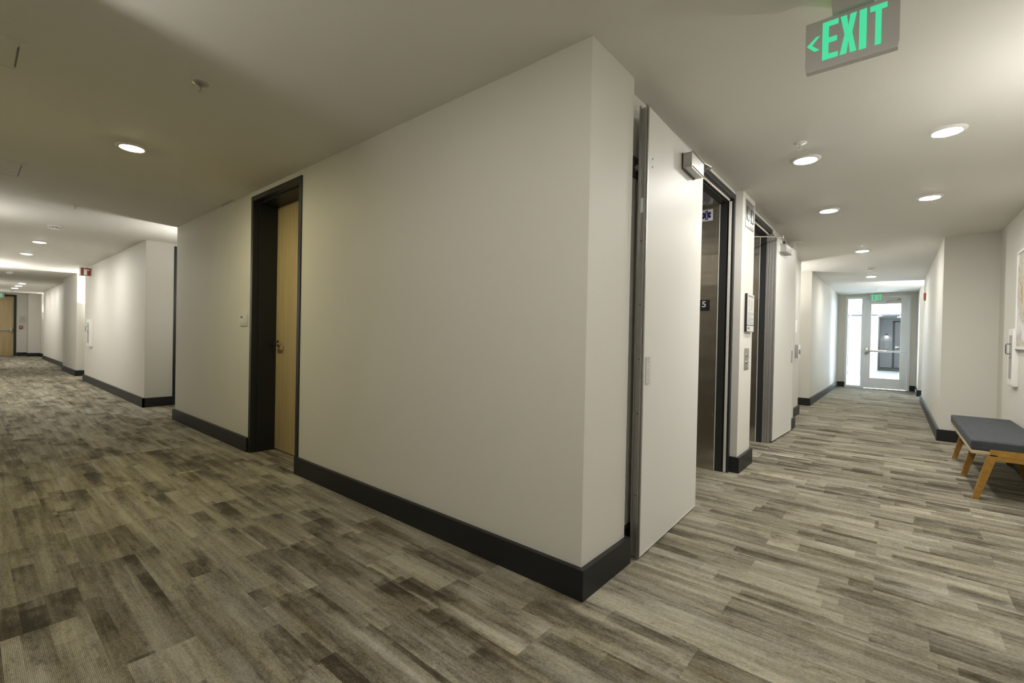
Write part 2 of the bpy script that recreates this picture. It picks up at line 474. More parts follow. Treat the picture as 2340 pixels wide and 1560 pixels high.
struct('wall_right', [(2.06, 2.5, -2.4, 6.161, 0, H), (1.557, 2.5, 6.161, 11.25, 0, H), (2.3, 2.5, 11.25, 12.75, 0, H), (1.547, 2.5, 12.75, 14.2, 0, H)],
       M['wall'], 'off-white wall along the right of the elevator corridor', 'wall')
struct('wall_back', [(-27.4, -1.36, -2.4, -2.1, 0, H), (0.1, 2.4, -2.4, -2.1, 0, H), (-1.56, 0.3, -3.2, -3.0, 0, H),
                     (-1.56, -1.36, -3.0, -2.4, 0, H), (0.1, 0.3, -3.0, -2.4, 0, H)],
       M['wall'], 'off-white wall behind the viewpoint', 'wall')
struct('wall_left_mid', [(-13.35, -7.85, -0.037, 1.1, 0, H), (-7.85, -6.38, 1.0, 1.2, 0, H), (-14.8, -13.35, 0.9, 1.1, 0, H)],
       M['wall'], 'off-white wall with the fire extinguisher sign in the left corridor', 'wall')
struct('wall_left_end', [(-17.2, -14.8, -0.01, 1.1, 0, H), (-24.2, -17.2, 0.14, 1.1, 0, H), (-25.9, -24.2, 0.9, 1.1, 0, H), (-27.4, -25.9, 0.22, 1.1, 0, H),
                         (-27.4, -26.5, -0.12, 0.22, 0, H), (-27.4, -27.25, -2.1, -1.53, 0, H), (-27.4, -27.25, -0.415, -0.12, 0, H), (-27.4, -27.25, -1.53, -0.415, 2.56, H), (-27.6, -27.4, -2.1, 1.1, 0, H)],
       M['wall'], 'off-white walls closing the far left corridor', 'wall')
struct('wall_end', [(-0.4, 0.035, 14.2, 14.36, 0, H), (1.414, 1.8, 14.2, 14.36, 0, H), (0.035, 1.414, 14.2, 14.36, 2.535, H)],
       M['wall'], 'off-white end wall around the glass door', 'wall')

T, HB = 0.026, 0.143
def baseboard(name, runs, label):
    struct(name, [(a, b, c, d, 0, HB) for a, b, c, d in runs], M['base'], label, 'baseboard')
baseboard('baseboard_left_door', [(-6.38-T, -3.867, -T, 0), (-6.38-T, -6.38, 0, 1.0)], 'charcoal baseboard between the corridor corner and the maple door')
baseboard('baseboard_left_near', [(-2.832, T, -T, 0), (0, T, 0, 0.44+T), (-0.069, 0, 0.44, 0.44+T), (-0.069, -0.069+T, 0.44+T, 1.54)], 'charcoal baseboard wrapping the near wall corner')
baseboard('baseboard_pier', [(-0.062, T, 2.735-T, 2.735), (0, T, 2.735, 3.2), (-0.062, T, 3.2, 3.2+T)], 'charcoal baseboard wrapping the pier between the elevators')
baseboard('baseboard_far_pier', [(-0.069, T, 5.48-T, 5.48), (0, T, 5.48, 5.79), (-0.16, T, 5.79, 5.79+T), (-0.16, -0.16+T, 5.79+T, 7.35), (-1.05, -0.16+T, 7.35, 7.35+T)], 'charcoal baseboard wrapping the pier past the second elevator')
baseboard('baseboard_left_far', [(-1.05, -0.156+T, 8.668-T, 8.668), (-0.156, -0.156+T, 8.668, 14.2), (-0.156+T, 0.03, 14.2-T, 14.2)], 'charcoal baseboard on the left of the glass door corridor')
baseboard('baseboard_right', [(2.06-T, 2.06, -2.1, 6.161-T), (1.557-T, 2.06, 6.161-T, 6.161), (1.557-T, 1.557, 6.161, 11.25), (1.557-T, 2.3, 11.25, 11.25+T)], 'charcoal baseboard along the right wall behind the bench')
baseboard('baseboard_right_far', [(1.547-T, 2.3, 12.75-T, 12.75), (1.547-T, 1.547, 12.75, 14.2-T), (1.42, 1.547, 14.2-T, 14.2)], 'charcoal baseboard at the right of the glass door')
baseboard('baseboard_left_mid', [(-13.35-T, -7.85+T, -0.037-T, -0.037), (-7.85, -7.85+T, -0.037-T, 0.322), (-13.35-T, -13.35, -0.037, 0.9)], 'charcoal baseboard under the fire extinguisher cabinet in the left corridor')
baseboard('baseboard_left_end', [(-17.2-T, -14.8+T, -0.01-T, -0.01), (-14.8, -14.8+T, -0.01, 0.9), (-17.2-T, -17.2, -0.01, 0.14-T), (-24.2, -17.2, 0.14-T, 0.14)], 'charcoal baseboard on the far left corridor pier')
baseboard('baseboard_end', [(-25.9, -25.9+T, 0.22-T, 0.9), (-26.5, -25.9, 0.22-T, 0.22), (-26.5, -26.5+T, -0.12, 0.22-T), (-27.25, -26.5+T, -0.12-T, -0.12), (-27.25, -27.25+T, -0.41, -0.12-T)], 'charcoal baseboard beside the far maple door')

# ------------------------------------------------------------------ maple door in the left wall (door_1)
d1 = thing('door_1', 'maple veneer door recessed in a deep charcoal frame', 'door', (-3.34, 0.22, 0), kind='structure')
fr = bmesh.new()
for x0, x1 in ((-3.868, -3.818), (-2.857, -2.807)):
    bm_box(fr, x0, x1, -0.010, 0.29, 0, 2.505, bev=0.002)
bm_box(fr, -3.868, -2.807, -0.010, 0.29, 2.505, 2.552, bev=0.002)
# rebate stop around the leaf
bm_box(fr, -3.818, -3.803, 0.05, 0.225, 0, 2.505); bm_box(fr, -2.872, -2.857, 0.05, 0.225, 0, 2.505)
bm_box(fr, -3.803, -2.872, 0.05, 0.225, 2.490, 2.505)
link('door_frame', fr, M['dark'], d1)
leaf = boxobj('door_leaf', (-3.816, -2.859, 0.222, 0.268, 0.012, 2.503), M['maple'], d1, bev=0.001)
hd = bmesh.new()
bm_cyl(hd, (-3.735, 0.222, 1.095), (-3.735, 0.208, 1.095), 0.031, n=32)
bm_cyl(hd, (-3.735, 0.210, 1.095), (-3.735, 0.165, 1.095), 0.011)
rose = link('handle_rose', hd, M['chrome'], d1, smooth=True)
hd = bmesh.new()
bm_box(hd, -3.752, -3.625, 0.150, 0.166, 1.083, 1.107, bev=0.004)
bm_box(hd, -3.640, -3.624, 0.150, 0.200, 1.083, 1.107, bev=0.004)
link('lever', hd, M['chrome'], d1, smooth=True)

# dark frame of the door on the pier face beyond the corner (door_2), only its edge shows
d2 = thing('door_2', 'charcoal door frame half hidden behind the corner of the large wall', 'door', (-7.85, 0.8, 0), kind='structure')
fr = bmesh.new()
bm_box(fr, -7.85, -7.838, 0.325, 0.375, 0, 2.56); bm_box(fr, -7.85, -7.838, 0.93, 0.98, 0, 2.56); bm_box(fr, -7.85, -7.838, 0.375, 0.93, 2.51, 2.56)
link('door_frame', fr, M['dark'], d2)
boxobj('door_leaf', (-7.85, -7.843, 0.375, 0.93, 0.01, 2.51), M['maple'], d2)

# far left maple door (door_3)
d3 = thing('door_3', 'maple exit door with a panic bar at the far left end of the corridor', 'door', (-27.25, -0.97, 0), kind='structure')
fr = bmesh.new()
bm_box(fr, -27.38, -27.238, -0.49, -0.415, 0, 2.56); bm_box(fr, -27.38, -27.238, -1.53, -1.455, 0, 2.56); bm_box(fr, -27.38, -27.238, -1.455, -0.49, 2.488, 2.56)
link('door_frame', fr, M['dark'], d3)
boxobj('door_leaf', (-27.34, -27.295, -1.453, -0.492, 0.01, 2.485), M['maple'], d3, bev=0.001)
pb = bmesh.new()
bm_box(pb, -27.25, -27.22, -1.40, -0.60, 1.055, 1.105, bev=0.006)
bm_box(pb, -27.295, -27.25, -1.42, -1.37, 1.05, 1.11); bm_box(pb, -27.295, -27.205, -0.605, -0.535, 0.99, 1.17, bev=0.02)
link('panic_bar', pb, M['alu'], d3, smooth=True)

# ------------------------------------------------------------------ elevators
def elevator(name, ya, yb, label, hinge):
    """outer frame from ya to yb on the recessed wall x=-0.069"""
    t = thing(name, label, 'elevator', (-0.3, (ya+yb)/2, 0))
    f = bmesh.new(); fx = -0.058
    y0, y1 = (yb-0.05, yb) if hinge == 'near' else (ya, ya+0.05)
    bm_box(f, -0.115, fx, y0, y1, 0, 2.512, bev=0.002)
    bm_box(f, -0.115, fx, ya, yb, 2.512, 2.562, bev=0.002)
    link('outer_frame', f, M['dark'], t)
    f = bmesh.new()
    e, sg = (ya, 1) if hinge == 'near' else (yb, -1)
    for xa, xb, wd in ((-0.112, -0.088, 0.056), (-0.086, -0.064, 0.050), (-0.062, -0.036, 0.040)):
        bm_box(f, xa, xb, min(e, e+sg*wd), max(e, e+sg*wd), 0, 2.508, bev=0.002)
    link('hinge_jamb', f, M['chan'], t, label='grey steel jamb on the hinge side')
    f = bmesh.new()
    bm_box(f, -0.190, -0.115, ya+0.01, ya+0.062, 0, 2.50); bm_box(f, -0.190, -0.115, yb-0.062, yb-0.01, 0, 2.50)
    bm_box(f, -0.190, -0.115, ya+0.062, yb-0.062, 2.487, 2.55)
    link('inner_frame', f, M['darkin'], t)
    f = bmesh.new()
    for yy, sgn in (((yb-0.05, -1),) if hinge == 'near' else ((ya+0.05, 1),)):
        y0, y1 = sorted((yy, yy+sgn*0.011))
        bm_box(f, -0.098, -0.078, y0, y1, 0.004, 2.495)
        for z in (0.18, 0.62, 1.25, 1.62, 2.02):
            bm_cyl(f, (-0.080, yy+sgn*0.010, z), (-0.080, yy+sgn*0.014, z), 0.005, n=10)
    link('seal_strip', f, M['seal'], t, label='pale metal seal strip')
    boxobj('head_seal', (-0.102, -0.090, ya+0.075, yb-0.075, 2.496, 2.512), M['seal'], t, label='pale seal strip under the head')
    f = bmesh.new()
    bm_box(f, -0.46, -0.176, ya+0.01, ya+0.065, 0, 2.49, bev=0.0015); bm_box(f, -0.46, -0.176, yb-0.065, yb-0.01, 0, 2.49, bev=0.0015)
    bm_box(f, -0.46, -0.176, ya+0.065, yb-0.065, 2.48, 2.55)
    link('steel_jamb', f, M['steel'], t)
    y0 = yb-0.0665
    boxobj('edge_highlight', (-0.180, -0.1745, y0-0.0005, y0+0.004, 0.003, 2.482), M['seal'], t, label='thin pale strip standing for the highlight on the steel jamb edge')  # bright line along the jamb edge, a highlight made as a pale strip
    ym = (ya+yb)/2
    for y0, y1 in ((ya+0.065, ym-0.002), (ym+0.002, yb-0.065)):
        boxobj('sliding_panel', (-0.50, -0.465, y0, y1, 0.006, 2.48), M['steel'], t, bev=0.001)
    boxobj('sill', (-0.46, -0.37, ya+0.065, yb-0.065, -0.004, 0.004), M['chan'], t)
    boxobj('shaft_back', (-0.60, -0.55, ya, yb, 0, 2.55), M['darkin'], t)
    return t
elevator('elevator_entrance', 1.56, 2.722, 'brushed steel elevator entrance behind the near white smoke door', 'near')
elevator('elevator_entrance', 3.213, 4.392, 'narrowly seen steel elevator entrance past the pier with the call buttons', 'far')

# signs on the first elevator's steel jamb (face y = 2.657)
YJ = 2.657
t = thing('star_of_life_sign', 'white square sign with a dark blue six-armed medical star on steel', 'sign', (-0.295, YJ, 2.397))
boxobj('sign_plate', (-0.350, -0.240, YJ-0.002, YJ, 2.343, 2.450), M['paper'], t)
bm = bmesh.new()
cx, cz, R, hw = -0.295, 2.397, 0.043, 0.0125
pts = []
for k in range(6):
    a = math.pi/2 - k*math.pi/3
    ca, sa = math.cos(a), math.sin(a)
    for rr, ww in ((R, hw), (R, -hw)):
        pts.append((rr*ca - ww*sa, rr*sa + ww*ca))
    # inner notch between arms
    a2 = a - math.pi/6; ri = hw/math.sin(math.pi/6)
    pts.append((ri*math.cos(a2), ri*math.sin(a2)))
bm_prism(bm, pts, lambda u, v, d: Vector((cx+u, YJ-0.002-d, cz+v)), 0, 0.0008)
link('star', bm, M['purple'], t)
bm = bmesh.new()
bm_box(bm, cx-0.0018, cx+0.0018, YJ-0.0034, YJ-0.0028, cz-0.036, cz+0.034)
sn = [(cx+0.009*math.sin(q*1.9)*(1-q/9), YJ-0.0032, cz-0.026+q*0.0072) for q in [i*0.25 for i in range(29)]]
bm_tube(bm, sn, 0.0016, 6)
link('staff', bm, M['paper'], t)

t = thing('floor_number_sign', 'black square floor number sign reading 5 on the steel jamb', 'sign', (-0.30, YJ, 1.545))
boxobj('sign_plate', (-0.348, -0.248, YJ-0.003, YJ, 1.494, 1.597), M['black'], t)
def text_mesh(name, s, size, parent, mat, origin, right, up, depth, sx=1.0):
    cu = bpy.data.curves.new(name, 'FONT'); cu.body = s; cu.size = size; cu.align_x = 'CENTER'; cu.align_y = 'CENTER'
    cu.extrude = depth; cu.offset = size*0.012
    tmp = bpy.data.objects.new(name, cu); COL.objects.link(tmp)
    dg = bpy.context.evaluated_depsgraph_get(); dg.update()
    me = bpy.data.meshes.new_from_object(tmp.evaluated_get(dg))
    COL.objects.unlink(tmp); bpy.data.objects.remove(tmp)
    r, u = Vector(right), Vector(up); n = r.cross(u)
    o3 = Vector(origin)
    wm = parent.location
    for v in me.vertices:
        c = v.co.copy(); v.co = o3 + r*c.x*sx + u*c.y + n*c.z - wm
    me.materials.clear(); me.materials.append(mat)
    o = bpy.data.objects.new(name, me); COL.objects.link(o); o.parent = parent
    return o
text_mesh('numeral', '5', 0.080, t, M['paper'], (-0.300, YJ-0.0035, 1.554), (1, 0, 0), (0, 0, 1), 0.0005, 1.1)

# ------------------------------------------------------------------ white smoke doors
def frame_of(p0, p1):
    """matrix: local x along the door from p0 to p1, local y out of its front face, z up"""
    d = Vector((p1[0]-p0[0], p1[1]-p0[1], 0)); L = d.length; d.normalize()
    n = Vector((d.y, -d.x, 0))
    return Matrix(((d.x, n.x, 0, p0[0]), (d.y, n.y, 0, p0[1]), (0, 0, 1, 0), (0, 0, 0, 1))), L

def mbox(bm, mt, a, b, c, d, e, f, bev=0.0): bm_box(bm, a, b, c, d, e, f, mat=mt, bev=bev)

# near door: free edge towards us, hinge at the first elevator
mt, L = frame_of((0.043, 0.538), (0.011, 1.560))
dA = thing('door_4', 'large white smoke door folded open in front of the first elevator', 'door', (0.02, 1.05, 0), kind='structure')
bm = bmesh.new(); mbox(bm, mt, 0.006, L, -0.044, 0.0, 0.012, 2.478, bev=0.0015)
link('door_leaf', bm, M['white_door'], dA, smooth=True)
bm = bmesh.new()
mbox(bm, mt, -0.002, 0.006, -0.046, 0.001, 0.010, 2.478); mbox(bm, mt, -0.016, 0.000, -0.048, -0.042, 0.010, 2.488)
mbox(bm, mt, -0.016, 0.000, -0.012, -0.006, 0.010, 2.488); mbox(bm, mt, -0.006, 0.000, -0.004, 0.002, 0.010, 2.48)
link('edge_channel', bm, M['chan'], dA, label='steel channel along the free edge')
bm = bmesh.new(); mbox(bm, mt, -0.0025, 0.0005, -0.036, -0.018, 1.905, 1.985)
link('edge_label', bm, M['paper'], dA, label='small white label on the edge')
for z in (0.35, 0.80, 1.10, 1.40, 1.75):
    bm = bmesh.new(); bm_cyl(bm, mt @ Vector((-0.004, -0.026, z)), mt @ Vector((-0.001, -0.026, z)), 0.004, n=10)
    link('edge_screw', bm, M['dgrey'], dA)
bm = bmesh.new(); mbox(bm, mt, 0.033, 0.092, 0, 0.005, 0.965, 1.112, bev=0.0015)
sp_ = link('strike_plate', bm, M['lgrey'], dA, label='light grey latch plate')
for z in (1.100, 1.085, 1.035, 1.015, 0.985):
    bm = bmesh.new(); bm_cyl(bm, mt @ Vector((0.058, 0.005, z)), mt @ Vector((0.058, 0.0065, z)), 0.0035, n=10)
    link('plate_screw', bm, M['alu'], sp_)
for z in (2.213, 2.168):
    bm = bmesh.new(); bm_cyl(bm, mt @ Vector((0.066, 0.0, z)), mt @ Vector((0.066, 0.0015, z)), 0.006, n=12)
    link('hole_plug', bm, M['ink'], dA)
bm = bmesh.new(); mbox(bm, mt, 0.560, 0.805, 0.008, 0.064, 2.310, 2.402, bev=0.008)
cb = link('door_closer', bm, M['alu'], dA, smooth=True)
bm = bmesh.new(); mbox(bm, mt, 0.556, 0.809, 0.0, 0.009, 2.306, 2.406, bev=0.001)
link('closer_backplate', bm, M['black'], cb)
bm = bmesh.new()
bm_box(bm, -0.012, 0.012, -0.004, 0.004, 0, 1, mat=Matrix.Identity(4))
bm.free(); bm = bmesh.new()
def bar(bm, p, q, wd, th):
    p, q = Vector(p), Vector(q); d = q-p; Ld = d.length; d.normalize()
    z = Vector((0, 0, 1)); s = d.cross(z)
    s = s.normalized() if s.length > 1e-4 else Vector((1, 0, 0)); t = s.cross(d)
    mm = Matrix(((d.x, s.x, t.x, p.x), (d.y, s.y, t.y, p.y), (d.z, s.z, t.z, p.z), (0, 0, 0, 1)))
    bm_box(bm, 0, Ld, -wd/2, wd/2, -th/2, th/2, mat=mm, bev=0.001)
bar(bm, (0.055, 1.270, 2.408), (0.062, 1.545, 2.440), 0.022, 0.006)
bar(bm, (0.062, 1.545, 2.440), (-0.030, 1.640, 2.452), 0.018, 0.006)
bm_box(bm, -0.060, -0.022, 1.61, 1.67, 2.440, 2.466, bev=0.003)
bm_cyl(bm, (0.055, 1.270, 2.395), (0.055, 1.270, 2.418), 0.012); bm_cyl(bm, (0.062, 1.545, 2.430), (0.062, 1.545, 2.456), 0.010)
link('closer_arm', bm, M['chrome'], cb, smooth=True)

# far door: hinge edge towards us at the second elevator, folded open past it
mt, L = frame_of((-0.012, 4.392), (0.034, 5.405))
dB = thing('door_5', 'white smoke door folded open past the second elevator', 'door', (0.02, 4.9, 0), kind='structure')
bm = bmesh.new(); mbox(bm, mt, 0.006, L, -0.044, 0.0, 0.022, 2.470, bev=0.0015)
link('door_leaf', bm, M['white_door'], dB, smooth=True)
bm = bmesh.new()
mbox(bm, mt, -0.004, 0.006, -0.046, 0.001, 0.02, 2.472); mbox(bm, mt, -0.018, 0.000, -0.010, -0.004, 0.02, 2.478); mbox(bm, mt, -0.018, 0.0, -0.044, -0.038, 0.02, 2.478)
link('edge_channel', bm, M['chan'], dB, label='steel channel along the hinge edge')
bm = bmesh.new(); mbox(bm, mt, 0.135, 0.450, 0.006, 0.066, 2.318, 2.402, bev=0.006)
cb = link('door_closer', bm, M['alu'], dB, smooth=True)
bm = bmesh.new(); mbox(bm, mt, 0.131, 0.454, 0.0, 0.007, 2.314, 2.406)
link('closer_backplate', bm, M['white'], cb)
bm = bmesh.new()
bar(bm, (0.035, 4.60, 2.408), (0.050, 4.380, 2.466), 0.026, 0.008)
bar(bm, (0.050, 4.380, 2.466), (-0.050, 3.268, 2.275), 0.016, 0.008)
bm_cyl(bm, (0.050, 4.380, 2.452), (0.050, 4.380, 2.474), 0.012); bm_cyl(bm, (0.033, 4.62, 2.398), (0.033, 4.62, 2.416), 0.012)
bm_box(bm, -0.066, -0.030, 3.258, 3.295, 2.255, 2.290, bev=0.003)
link('closer_arm', bm, M['chrome'], cb, smooth=True)
bm = bmesh.new(); mbox(bm, mt, 0.915, 0.975, 0, 0.005, 0.945, 1.10, bev=0.001)
link('strike_plate', bm, M['grey'], dB, label='grey latch plate')

# magnetic holder on the recessed wall behind the near door
t = thing('door_magnet', 'dark magnetic door holder on the wall behind the near white door', 'door holder', (-0.05, 0.62, 2.19))
boxobj('back_plate', (-0.069, -0.061, 0.585, 0.665, 2.13, 2.25), M['dgrey'], t, bev=0.003)
bm = bmesh.new()
bm_cyl(bm, (-0.061, 0.625, 2.19), (-0.040, 0.625, 2.19), 0.026, n=28)
link('magnet', bm, M['chrome'], t, smooth=True)

# ------------------------------------------------------------------ pier between the elevators
t = thing('hall_lantern', 'brushed steel elevator hall lantern plate high on the pier between elevators', 'lantern', (0, 2.99, 2.42))
boxobj('face_plate', (0, 0.006, 2.832, 3.150, 2.292, 2.546), M['plate'], t, bev=0.0015)
for y0, y1 in ((2.856, 2.945), (3.014, 3.114)):
    boxobj('lens', (0.006, 0.013, y0, y1, 2.354, 2.482), M['dgrey'], t, bev=0.003)

t = thing('evacuation_map', 'framed evacuation map with a black edge above the elevator call buttons', 'sign', (0, 3.03, 1.49))
boxobj('backer', (0, 0.022, 2.888, 3.150, 1.306, 1.668), M['black'], t, bev=0.002)
boxobj('map_sheet', (0.022, 0.0245, 2.890, 3.148, 1.372, 1.666), M['lgrey'], t)
boxobj('lower_plate', (0.022, 0.0255, 2.890, 3.148, 1.308, 1.364), M['lgrey'], t)
boxobj('window_inset', (0.0255, 0.0262, 2.905, 2.985, 1.328, 1.350), M['ink'], t)
bm = bmesh.new()
X0, X1 = 0.0245, 0.0250
for y0, y1, z0, z1 in ((2.935, 2.98, 1.55, 1.615), (2.935, 2.975, 1.53, 1.545), (3.035, 3.075, 1.53, 1.61), (2.99, 3.075, 1.518, 1.527), (2.935, 2.99, 1.505, 1.515)):
    bm_box(bm, X0, X1, y0, y1, z0, z1)
link('floor_plan', bm, M['tan'], t)
bm = bmesh.new()
bm_box(bm, X0, X1, 2.915, 3.125, 1.638, 1.652)
for k, z in enumerate((1.485, 1.472, 1.455, 1.435, 1.422, 1.409, 1.396, 1.384)):
    bm_box(bm, X0, X1, 2.905, 3.04 if k % 3 == 2 else 3.125, z, z+0.004)
link('printed_text', bm, M['ink'], t)

t = thing('call_button_plate', 'steel elevator call plate with two buttons on the pier', 'button panel', (0, 2.99, 1.04))
boxobj('face_plate', (0, 0.004, 2.910, 3.085, 0.940, 1.146), M['plate'], t, bev=0.001)
for z in (1.078, 1.009):
    bm = bmesh.new(); bm_cyl(bm, (0.004, 2.988, z), (0.012, 2.988, z), 0.017, n=24)
    b_ = link('button', bm, M['chrome'], t, smooth=True)
    bm = bmesh.new(); bm_cyl(bm, (0.012, 2.988, z), (0.0125, 2.988, z), 0.010, n=20)
    link('button_lens', bm, M['dgrey'], b_)
for z in (1.112, 0.976):
    bm = bmesh.new(); bm_cyl(bm, (0.004, 2.992, z), (0.0055, 2.992, z), 0.004, n=12)
    link('plate_screw', bm, M['ink'], t)

# wall past the second elevator
t = thing('alarm_box', 'grey box with a white front on the wall past the elevators', 'wall box', (-0.16, 6.88, 1.07))
boxobj('housing', (-0.16, -0.098, 6.80, 6.96, 0.965, 1.18), M['grey'], t, bev=0.003)
boxobj('front_cover', (-0.098, -0.088, 6.80, 6.96, 0.965, 1.18), M['white'], t, bev=0.002)
boxobj('button_panel', (-0.088, -0.085, 6.83, 6.93, 1.03, 1.10), M['purple'], t)
tag(boxobj('notice', (-0.16, -0.158, 6.74, 6.85, 1.31, 1.585), M['paper']), 'narrower and longer of two white notices above the grey box', 'notice')
tag(boxobj('notice', (-0.16, -0.158, 6.90, 7.08, 1.385, 1.585), M['paper']), 'shorter of two white notices above the grey box', 'notice')

# ------------------------------------------------------------------ ceiling lights
def ceiling_light(mat, label, x, y):
    t = thing('ceiling_light', label, 'ceiling light', (x, y, H), 'round ceiling downlights')
    bm = bmesh.new()
    bm_lathe(bm, [(0.074, -0.0125), (0.080, -0.0135), (0.096, -0.006), (0.101, 0.003)], 48, Matrix.Translation((x, y, H)))
    link('trim_ring', bm, M['white'], t, smooth=True)
    bm = bmesh.new()
    bm_lathe(bm, [(0.0, -0.0200), (0.030, -0.0192), (0.055, -0.0165), (0.076, -0.0120)], 48, Matrix.Translation((x, y, H)))
    link('lens', bm, mat, t, smooth=True)
    return t
LIGHTS = [
    (M['lamp_left'], -3.411, -1.03, 'downlight alone on the dark ceiling before the maple door'),
    (M['lamp_lobby'], 0.548, 2.238, 'downlight level with the near smoke door closer, on the elevator side'),
    (M['lamp_lobby'], 1.328, 2.223, 'large downlight nearest the viewer on the right, below the exit sign'),
    (M['lamp_lobby'], 0.538, 3.935, 'downlight opposite the hall lantern, on the elevator side'),
    (M['lamp_lobby'], 1.320, 3.945, 'downlight above the bench side, farther of the two on the right'),
    (M['lamp_right'], 0.698, 6.707, 'single downlight just past the second smoke door'),
    (M['lamp_right'], 0.702, 10.01, 'downlight nearest the glass door in the right corridor'),
    (M['lamp_far'], -9.595, -1.064, 'nearer of two downlights beyond the smoke detector in the left corridor'),
    (M['lamp_far'], -11.523, -1.088, 'farther of two downlights before the fire extinguisher sign'),
    (M['lamp_end'], -20.18, -0.658, 'nearest of the row of three downlights at the far left'),
    (M['lamp_end'], -21.545, -0.664, 'middle of the row of three downlights at the far left'),
    (M['lamp_end'], -22.952, -0.68, 'last of the row of three downlights before the far maple door'),
]
LIGHTS.append((M['lamp_corner'], 1.00, -1.05, 'downlight over the corner of the two corridors, above the viewpoint'))
LIGHTS.append((M['lamp_right'], 1.25, 27.6, 'downlight in the dim recess far beyond the glass door'))
LIGHTS.append((M['lamp_fill'], -0.66, -1.04, 'unseen dim downlight added to brighten the near end of the large wall'))  # out of view, added only to lift the large wall
for mt_, x, y, lb in LIGHTS: ceiling_light(mt_, lb, x, y)

# ------------------------------------------------------------------ sprinklers, smoke detectors, access panels
def sprinkler(label, x, y, dark=False):
    t = thing('sprinkler', label, 'sprinkler', (x, y, H), 'ceiling sprinklers')
    mm = Matrix.Translation((x, y, H))
    bm = bmesh.new(); bm_lathe(bm, [(0.010, -0.010), (0.022, -0.010), (0.040, -0.002), (0.041, -0.0002)], 32, mm)
    link('escutcheon', bm, M['alu'] if dark else M['white'], t, smooth=True)
    bm = bmesh.new(); bm_cyl(bm, (x, y, H-0.003), (x, y, H-0.022), 0.008, n=16)
    bm_tube(bm, [(x-0.008, y, H-0.02), (x-0.012, y, H-0.034), (x-0.003, y, H-0.046)], 0.0022, 8)
    bm_tube(bm, [(x+0.008, y, H-0.02), (x+0.012, y, H-0.034), (x+0.003, y, H-0.046)], 0.0022, 8)
    bm_cyl(bm, (x, y, H-0.022), (x, y, H-0.044), 0.0028, n=10)
    link('frame_arms', bm, M['chrome'] if dark else M['white'], t, smooth=True)
    bm = bmesh.new(); bm_lathe(bm, [(0.0, -0.046), (0.014, -0.047), (0.015, -0.049), (0.0, -0.049)], 20, mm)
    link('deflector', bm, M['chrome'] if dark else M['white'], t, smooth=True)
sprinkler('metal sprinkler nearest the viewer on the left ceiling', -1.936, -1.0, True)
sprinkler('white sprinkler past the single downlight in the left corridor', -6.095, -1.039)
sprinkler('white sprinkler beside the downlight pair in the elevator lobby', 0.561, 1.880)
sprinkler('white sprinkler just before the single downlight past the elevators', 0.692, 6.22)
sprinkler('white sprinkler closest to the glass door', 0.735, 12.6)

def smoke(label, x, y):
    t = thing('smoke_detector', label, 'smoke detector', (x, y, H), 'ceiling smoke detectors')
    mm = Matrix.Translation((x, y, H))
    bm = bmesh.new(); bm_lathe(bm, [(0.0, -0.016), (0.066, -0.016), (0.070, -0.012), (0.070, -0.0003)], 36, mm)
    link('base', bm, M['white'], t, smooth=True)
    bm = bmesh.new(); bm_lathe(bm, [(0.050, -0.016), (0.050, -0.034)], 36, mm)
    link('vent_slots', bm, M['grey'], t, smooth=True)
    bm = bmesh.new(); bm_lathe(bm, [(0.0, -0.050), (0.030, -0.049), (0.056, -0.040), (0.060, -0.034), (0.050, -0.032)], 36, mm)
    for k in range(10):
        a = 2*math.pi*k/10
        bm_box(bm, x+0.053*math.cos(a)-0.005, x+0.053*math.cos(a)+0.005, y+0.053*math.sin(a)-0.005, y+0.053*math.sin(a)+0.005, H-0.036, H-0.014)
    link('cover', bm, M['white'], t, smooth=True)
smoke('smoke detector before the downlight pair in the left corridor', -7.759, -1.059)
smoke('smoke detector far along the left corridor ceiling', -16.125, -1.097)
smoke('smoke detector before the last downlight in the right corridor', 0.723, 8.712)
smoke('small smoke detector before the far maple exit door', -24.656, -0.675)

def access_panel(label, x0, x1, y0, y1):
    t = thing('access_panel', label, 'access panel', ((x0+x1)/2, (y0+y1)/2, H), 'ceiling access panels')
    b = 0.022
    boxobj('panel_frame', [(x0, x1, y0, y0+b, H-0.004, H), (x0, x1, y1-b, y1, H-0.004, H), (x0, x0+b, y0+b, y1-b, H-0.004, H), (x1-b, x1, y0+b, y1-b, H-0.004, H)], M['ceiling'], t)
    boxobj('panel_door', (x0+b+0.004, x1-b-0.004, y0+b+0.004, y1-b-0.004, H-0.003, H), M['ceiling'], t)
    boxobj('hinge_gap', (x0+b+0.03, x1-b-0.05, y1-b-0.006, y1-b+0.001, H-0.0046, H-0.0035), M['dgrey'], t)
    for k in (0.3, 0.7):
        bm = bmesh.new(); xx = x0+(x1-x0)*k
        bm_cyl(bm, (xx, y0+b+0.02, H-0.003), (xx, y0+b+0.02, H-0.0042), 0.007, n=16)
        link('latch', bm, M['alu'], t, smooth=True)
access_panel('ceiling access panel nearest the viewer on the left edge', -2.60, -2.21, -2.06, -1.655)
access_panel('ceiling access panel on the left edge beyond the dark ceiling downlight', -5.19, -4.63, -2.06, -1.51)
access_panel('pale ceiling access panel above the wall left of the maple door', -4.69, -4.27, -0.40, -0.003)

# sidewall sprinkler on the far pier
t = thing('sidewall_sprinkler', 'white sidewall sprinkler sticking out at the ceiling by the second smoke door', 'sprinkler', (0.03, 5.46, 2.59))
bm = bmesh.new(); bm_box(bm, -0.04, 0.075, 5.44, 5.475, 2.588, H, bev=0.002)
link('stub_pipe', bm, M['white'], t)
bm = bmesh.new(); bm_box(bm, 0.075, 0.090, 5.43, 5.485, 2.580, H, bev=0.003)
link('deflector', bm, M['white'], t)

